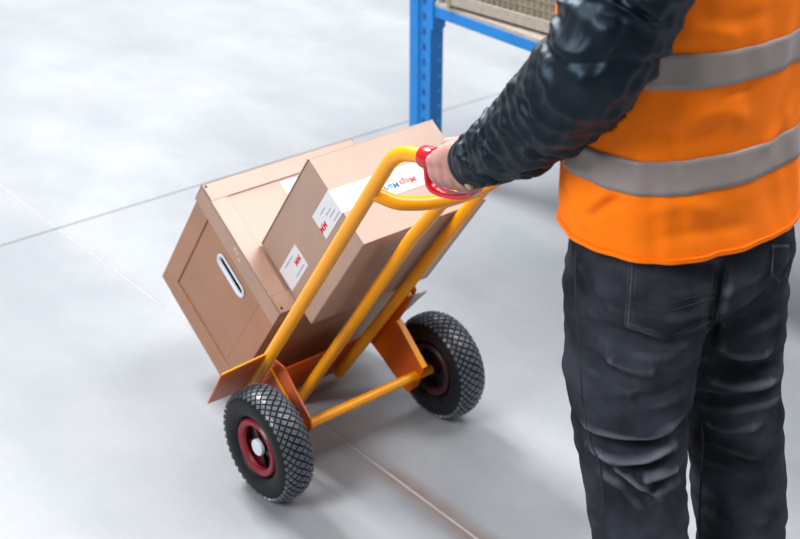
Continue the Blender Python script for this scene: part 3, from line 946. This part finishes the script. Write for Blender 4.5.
bvj = world_bvh(jacket.data)
h, nn = ray_on(bvj, 469, 186)
if h is not None:
    hl = MPI @ h; nl = (MPI.to_3x3() @ nn).normalized()
    tube('cuff_button', [hl - nl * .002, hl + nl * .002, hl + nl * .0032, hl + nl * .0038], lambda s: 0.0065 if s < .7 else 0.0045, M['brass'], jacket, 14)

# ---- vest
def vest_fold(q, z):
    d = 0.006 * noise.noise(Vector((math.cos(q) * 3, math.sin(q) * 3, z * 5)))
    d += 0.0045 * noise.noise(Vector((math.cos(q) * 6 + z * 5, math.sin(q) * 6, z * 9 + 4)))
    d += 0.006 * max(0, (1.03 - z) / 0.12) * math.sin(5 * q + 1.0) * 0.25
    return d
def arm_hole(q, z):
    """True where the arm comes out"""
    for s in (0, 1):
        qc = math.pi if s == 0 else 0.0
        dq = (q - qc + math.pi) % (2 * math.pi) - math.pi
        if z > 1.10 and (dq / 0.62) ** 2 + ((z - 1.34) / 0.235) ** 2 < 1: return True
    return False
def make_vest():
    m, nz_ = 220, 130
    z0, z1 = 0.932, 1.47
    idx = {}; V, F = [], []
    def vid(i, j):
        j %= m
        if (i, j) not in idx:
            q = 2 * math.pi * j / m; z = z0 + (z1 - z0) * i / nz_
            idx[(i, j)] = len(V)
            V.append(torso_pt(q, z, 0.006 + vest_fold(q, z) + 0.0))
        return idx[(i, j)]
    for i in range(nz_):
        for j in range(m):
            q = 2 * math.pi * (j + .5) / m; z = z0 + (z1 - z0) * (i + .5) / nz_
            if arm_hole(q, z): continue
            F.append((vid(i, j), vid(i, j + 1), vid(i + 1, j + 1), vid(i + 1, j)))
    v = obj('vest', V, F, M['vest'], person, True)
    strokes = [
        ([(585, 210), (596, 200), (610, 190)], 0.006, 0.006),
        ([(590, 220), (605, 207), (622, 199)], -0.005, 0.005),
        ([(564, 190), (568, 205), (574, 222)], -0.006, 0.006),
        ([(572, 196), (578, 212), (588, 232)], 0.005, 0.006),
        ([(640, 215), (680, 205), (720, 212)], 0.004, 0.010),
        ([(650, 240), (700, 232), (750, 225)], -0.003, 0.008),
        ([(690, 120), (720, 112), (750, 118)], 0.005, 0.010),
        ([(650, 130), (690, 138), (730, 130)], -0.004, 0.008),
        ([(727, 96), (740, 92), (752, 88)], -0.004, 0.004),
        ([(680, 40), (710, 30), (740, 36)], 0.005, 0.010),
        ([(700, 15), (730, 22), (770, 14)], -0.004, 0.009),
        ([(760, 150), (775, 130), (790, 105)], 0.005, 0.009),
    ]
    apply_strokes(v.data, strokes)
    sd = v.modifiers.new('thickness', 'SOLIDIFY'); sd.thickness = 0.002; sd.offset = -1
    bvh_l = None
    # reflective bands, laid on the vest cloth
    bm = bmesh.new(); bm.from_mesh(v.data); bl = BVHTree.FromBMesh(bm); bm.free()
    def band(za, zb):
        V, F, cols = [], [], []
        n = 7; mm = 240
        for j in range(mm):
            q = 2 * math.pi * j / mm
            col = []
            for k in range(n):
                z = za + (zb - za) * k / (n - 1)
                base = torso_pt(q, z, 0.0); yo = interp(TORSO, z)[2]
                o_ = Vector((0, yo, z)); d = (base - o_).normalized()
                if arm_hole(q, z): col.append(None); continue
                h = bl.ray_cast(o_, d)[0]
                if h is None: col.append(None); continue
                V.append(h + d * 0.0016); col.append(len(V) - 1)
            cols.append(col)
        for j in range(mm):
            a, b = cols[j], cols[(j + 1) % mm]
            for k in range(n - 1):
                ids = (a[k], b[k], b[k + 1], a[k + 1])
                if None not in ids: F.append(ids)
        o = obj('reflective_band', V, F, M['reflect'], v, True)
        s2 = o.modifiers.new('thickness', 'SOLIDIFY'); s2.thickness = 0.001; s2.offset = 0
    band(1.032, 1.081); band(1.182, 1.231)
    # hem binding
    V, F = [], []
    hem = [torso_pt(2 * math.pi * j / 200, z0 + .003, 0.0075 + vest_fold(2 * math.pi * j / 200, z0)) for j in range(200)]
    for j, p in enumerate(hem):
        d = Vector((p.x, p.y, 0)).normalized()
        for (u, w) in ((-.002, -.004), (.0012, -.003), (.0012, .004), (-.002, .004)): V.append(p + d * u + Vector((0, 0, w)))
    for j in range(200):
        k = (j + 1) % 200
        for a in range(4):
            b = (a + 1) % 4
            F.append((j * 4 + a, j * 4 + b, k * 4 + b, k * 4 + a))
    obj('hem_binding', V, F, M['vest'], v, True, 50)
    return v
make_vest()

# ---- shoes
for i, s in ((0, -1), (1, 1)):
    ax, ay, az = LEG[i][2]
    rings = []
    V, F = [], []
    prof = [(-.085, .030, .075), (-.06, .040, .10), (0.0, .043, .105), (.06, .044, .085), (.12, .047, .066), (.165, .040, .055), (.19, .022, .042)]
    m = 20
    for (y, w, hgt) in prof:
        for j in range(m):
            q = 2 * math.pi * j / m
            c, sn = math.cos(q), math.sin(q)
            V.append((ax + w * math.copysign(abs(c) ** .6, c), ay + y + .02, hgt / 2 + hgt / 2 * math.copysign(abs(sn) ** .7, sn)))
    for a in range(len(prof) - 1):
        for j in range(m):
            k = (j + 1) % m
            F.append((a * m + j, a * m + k, (a + 1) * m + k, (a + 1) * m + j))
    F.append(tuple(range(m))); F.append(tuple((len(prof) - 1) * m + j for j in range(m)))
    obj('shoe', V, F, M['leather'], person, True)

# ------------------------------------------------------------------ storage rack behind
D1 = Vector((0.625, -0.781, 0)).normalized()         # along the beam, towards the camera
D2 = Vector((0.781, 0.625, 0)).normalized()          # rack depth
base = pix_floor(425, 172)
rack = thing('storage_rack', 'blue slotted steel storage rack behind the hand truck', 'shelf', base, (0, 0, math.atan2(D1.y, D1.x)))
# local frame: x along the beam, y = depth (D2)
def post(x, y):
    w1, w2 = 0.096, 0.058
    prof = [(0, 0), (w1 * .42, 0), (w1 * .47, .006), (w1, .006), (w1, w2), (w1 - .004, w2), (w1 - .004, .010), (w1 * .47, .010), (w1 * .40, .004), (.004, .004), (.004, w2), (0, w2)]
    prof = [(px - w1 / 2 + x, py - w2 / 2 + y) for px, py in prof]
    n = len(prof); H = 1.9
    V = [(px, py, 0.0) for px, py in prof] + [(px, py, H) for px, py in prof]
    F = [(i, (i + 1) % n, n + (i + 1) % n, n + i) for i in range(n)] + [tuple(range(n)), tuple(range(n, 2 * n))]
    p = obj('post', V, F, M['blue'], rack)
    for k in range(13):
        z = 0.13 + 0.05 * k
        x0, y0 = x - w1 / 2, y - w2 / 2
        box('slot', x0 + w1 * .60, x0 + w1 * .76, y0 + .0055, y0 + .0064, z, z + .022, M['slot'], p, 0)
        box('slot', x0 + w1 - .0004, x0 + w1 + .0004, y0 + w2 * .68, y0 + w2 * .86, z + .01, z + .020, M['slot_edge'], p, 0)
    box('foot_plate', x - .07, x + .07, y - .05, y + .05, 0, .006, M['blue'], p, .001)
    return p
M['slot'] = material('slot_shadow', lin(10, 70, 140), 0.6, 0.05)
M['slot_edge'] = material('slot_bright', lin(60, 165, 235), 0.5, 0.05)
LEN, DEP = 2.3, 0.62
for (x, y) in ((0, 0), (0, DEP), (LEN, 0), (LEN, DEP)): post(x, y)
ZB = 0.566
for y in (0.0, DEP):
    for zz in (ZB, 1.60):
        bmx = box('beam', 0.05, LEN - .05, y - .022, y + .022, zz - .017, zz + .017, M['blue'], rack, .002)
        for x in (0.05, LEN - .05):
            box('beam_connector', x - .004, x + .012, y - .026, y + .026, zz - .06, zz + .035, M['blue'], bmx, .001)
            tube('connector_bolt', [(x + .014, y - .006, zz + .03), (x + .017, y - .006, zz + .03), (x + .022, y - .006, zz + .03)], .009, M['white_plastic'], bmx, 12)
for x in (0.0, LEN):
    for zz in (ZB, 1.2, 1.6):
        box('side_brace', x - .012, x + .012, .03, DEP - .03, zz - .015, zz + .015, M['blue'], rack, .001)
box('shelf_board', 0.055, LEN - .055, -.020, DEP + .02, ZB + .017, ZB + .029, M['deck'], rack, .001)
box('shelf_board', 0.055, LEN - .055, -.020, DEP + .02, 1.617, 1.629, M['deck'], rack, .001)

# wire crate on the shelf
ZC = ZB + .029
c0 = pix_floor(447, 7.5, ZC)
DC = Vector((0.70, -0.714, 0)).normalized()
crate = thing('wire_crate', 'beige wire mesh crate standing on the blue rack shelf', 'crate', (c0.x, c0.y, ZC), (0, 0, math.atan2(DC.y, DC.x)))
cl, cd, chh = 0.62, 0.36, 0.42
bmf = bmesh.new()
for bb in ((0, cl, 0, .012, .010, .045), (0, cl, cd - .012, cd, .010, .045), (0, .012, 0, cd, .010, .045), (cl - .012, cl, 0, cd, .010, .045)):
    bm_box(bmf, *bb, 0.001, 1)
from_bm('base_rail', bmf, M['deck'], crate)
for (x, y) in ((0.006, .006), (cl - .006, .006), (.006, cd - .006), (cl - .006, cd - .006)):
    box('corner_post', x - .008, x + .008, y - .008, y + .008, 0, chh, M['wire'], crate, .001)
bmf = bmesh.new()
def wires(bm, p0, d, L):
    n = int(L / 0.022)
    for k in range(1, n):
        p = Vector(p0) + Vector(d) * (L * k / n)
        bm_box(bm, p.x - .0018, p.x + .0018, p.y - .0018, p.y + .0018, .045, chh, 0)
    e = Vector(p0) + Vector(d) * L
    for k in range(1, 16):
        z = .045 + (chh - .045) * k / 15
        x0, x1 = sorted((p0[0], e.x)); y0, y1 = sorted((p0[1], e.y))
        bm_box(bm, x0 - .0018, x1 + .0018, y0 - .0018, y1 + .0018, z - .0018, z + .0018, 0)
wires(bmf, (0, .004, 0), (1, 0, 0), cl); wires(bmf, (0, cd - .004, 0), (1, 0, 0), cl)
wires(bmf, (.004, 0, 0), (0, 1, 0), cd); wires(bmf, (cl - .004, 0, 0), (0, 1, 0), cd)
wm = from_bm('wire_mesh', bmf, M['wire'], crate); wm['kind'] = 'stuff'
box('base_panel', .012, cl - .012, .012, cd - .012, .012, .02, M['kraft'], crate, 0)
box('lining', .02, cl - .02, .018, cd - .018, .02, chh - .03, M['kraft'], crate, .004)
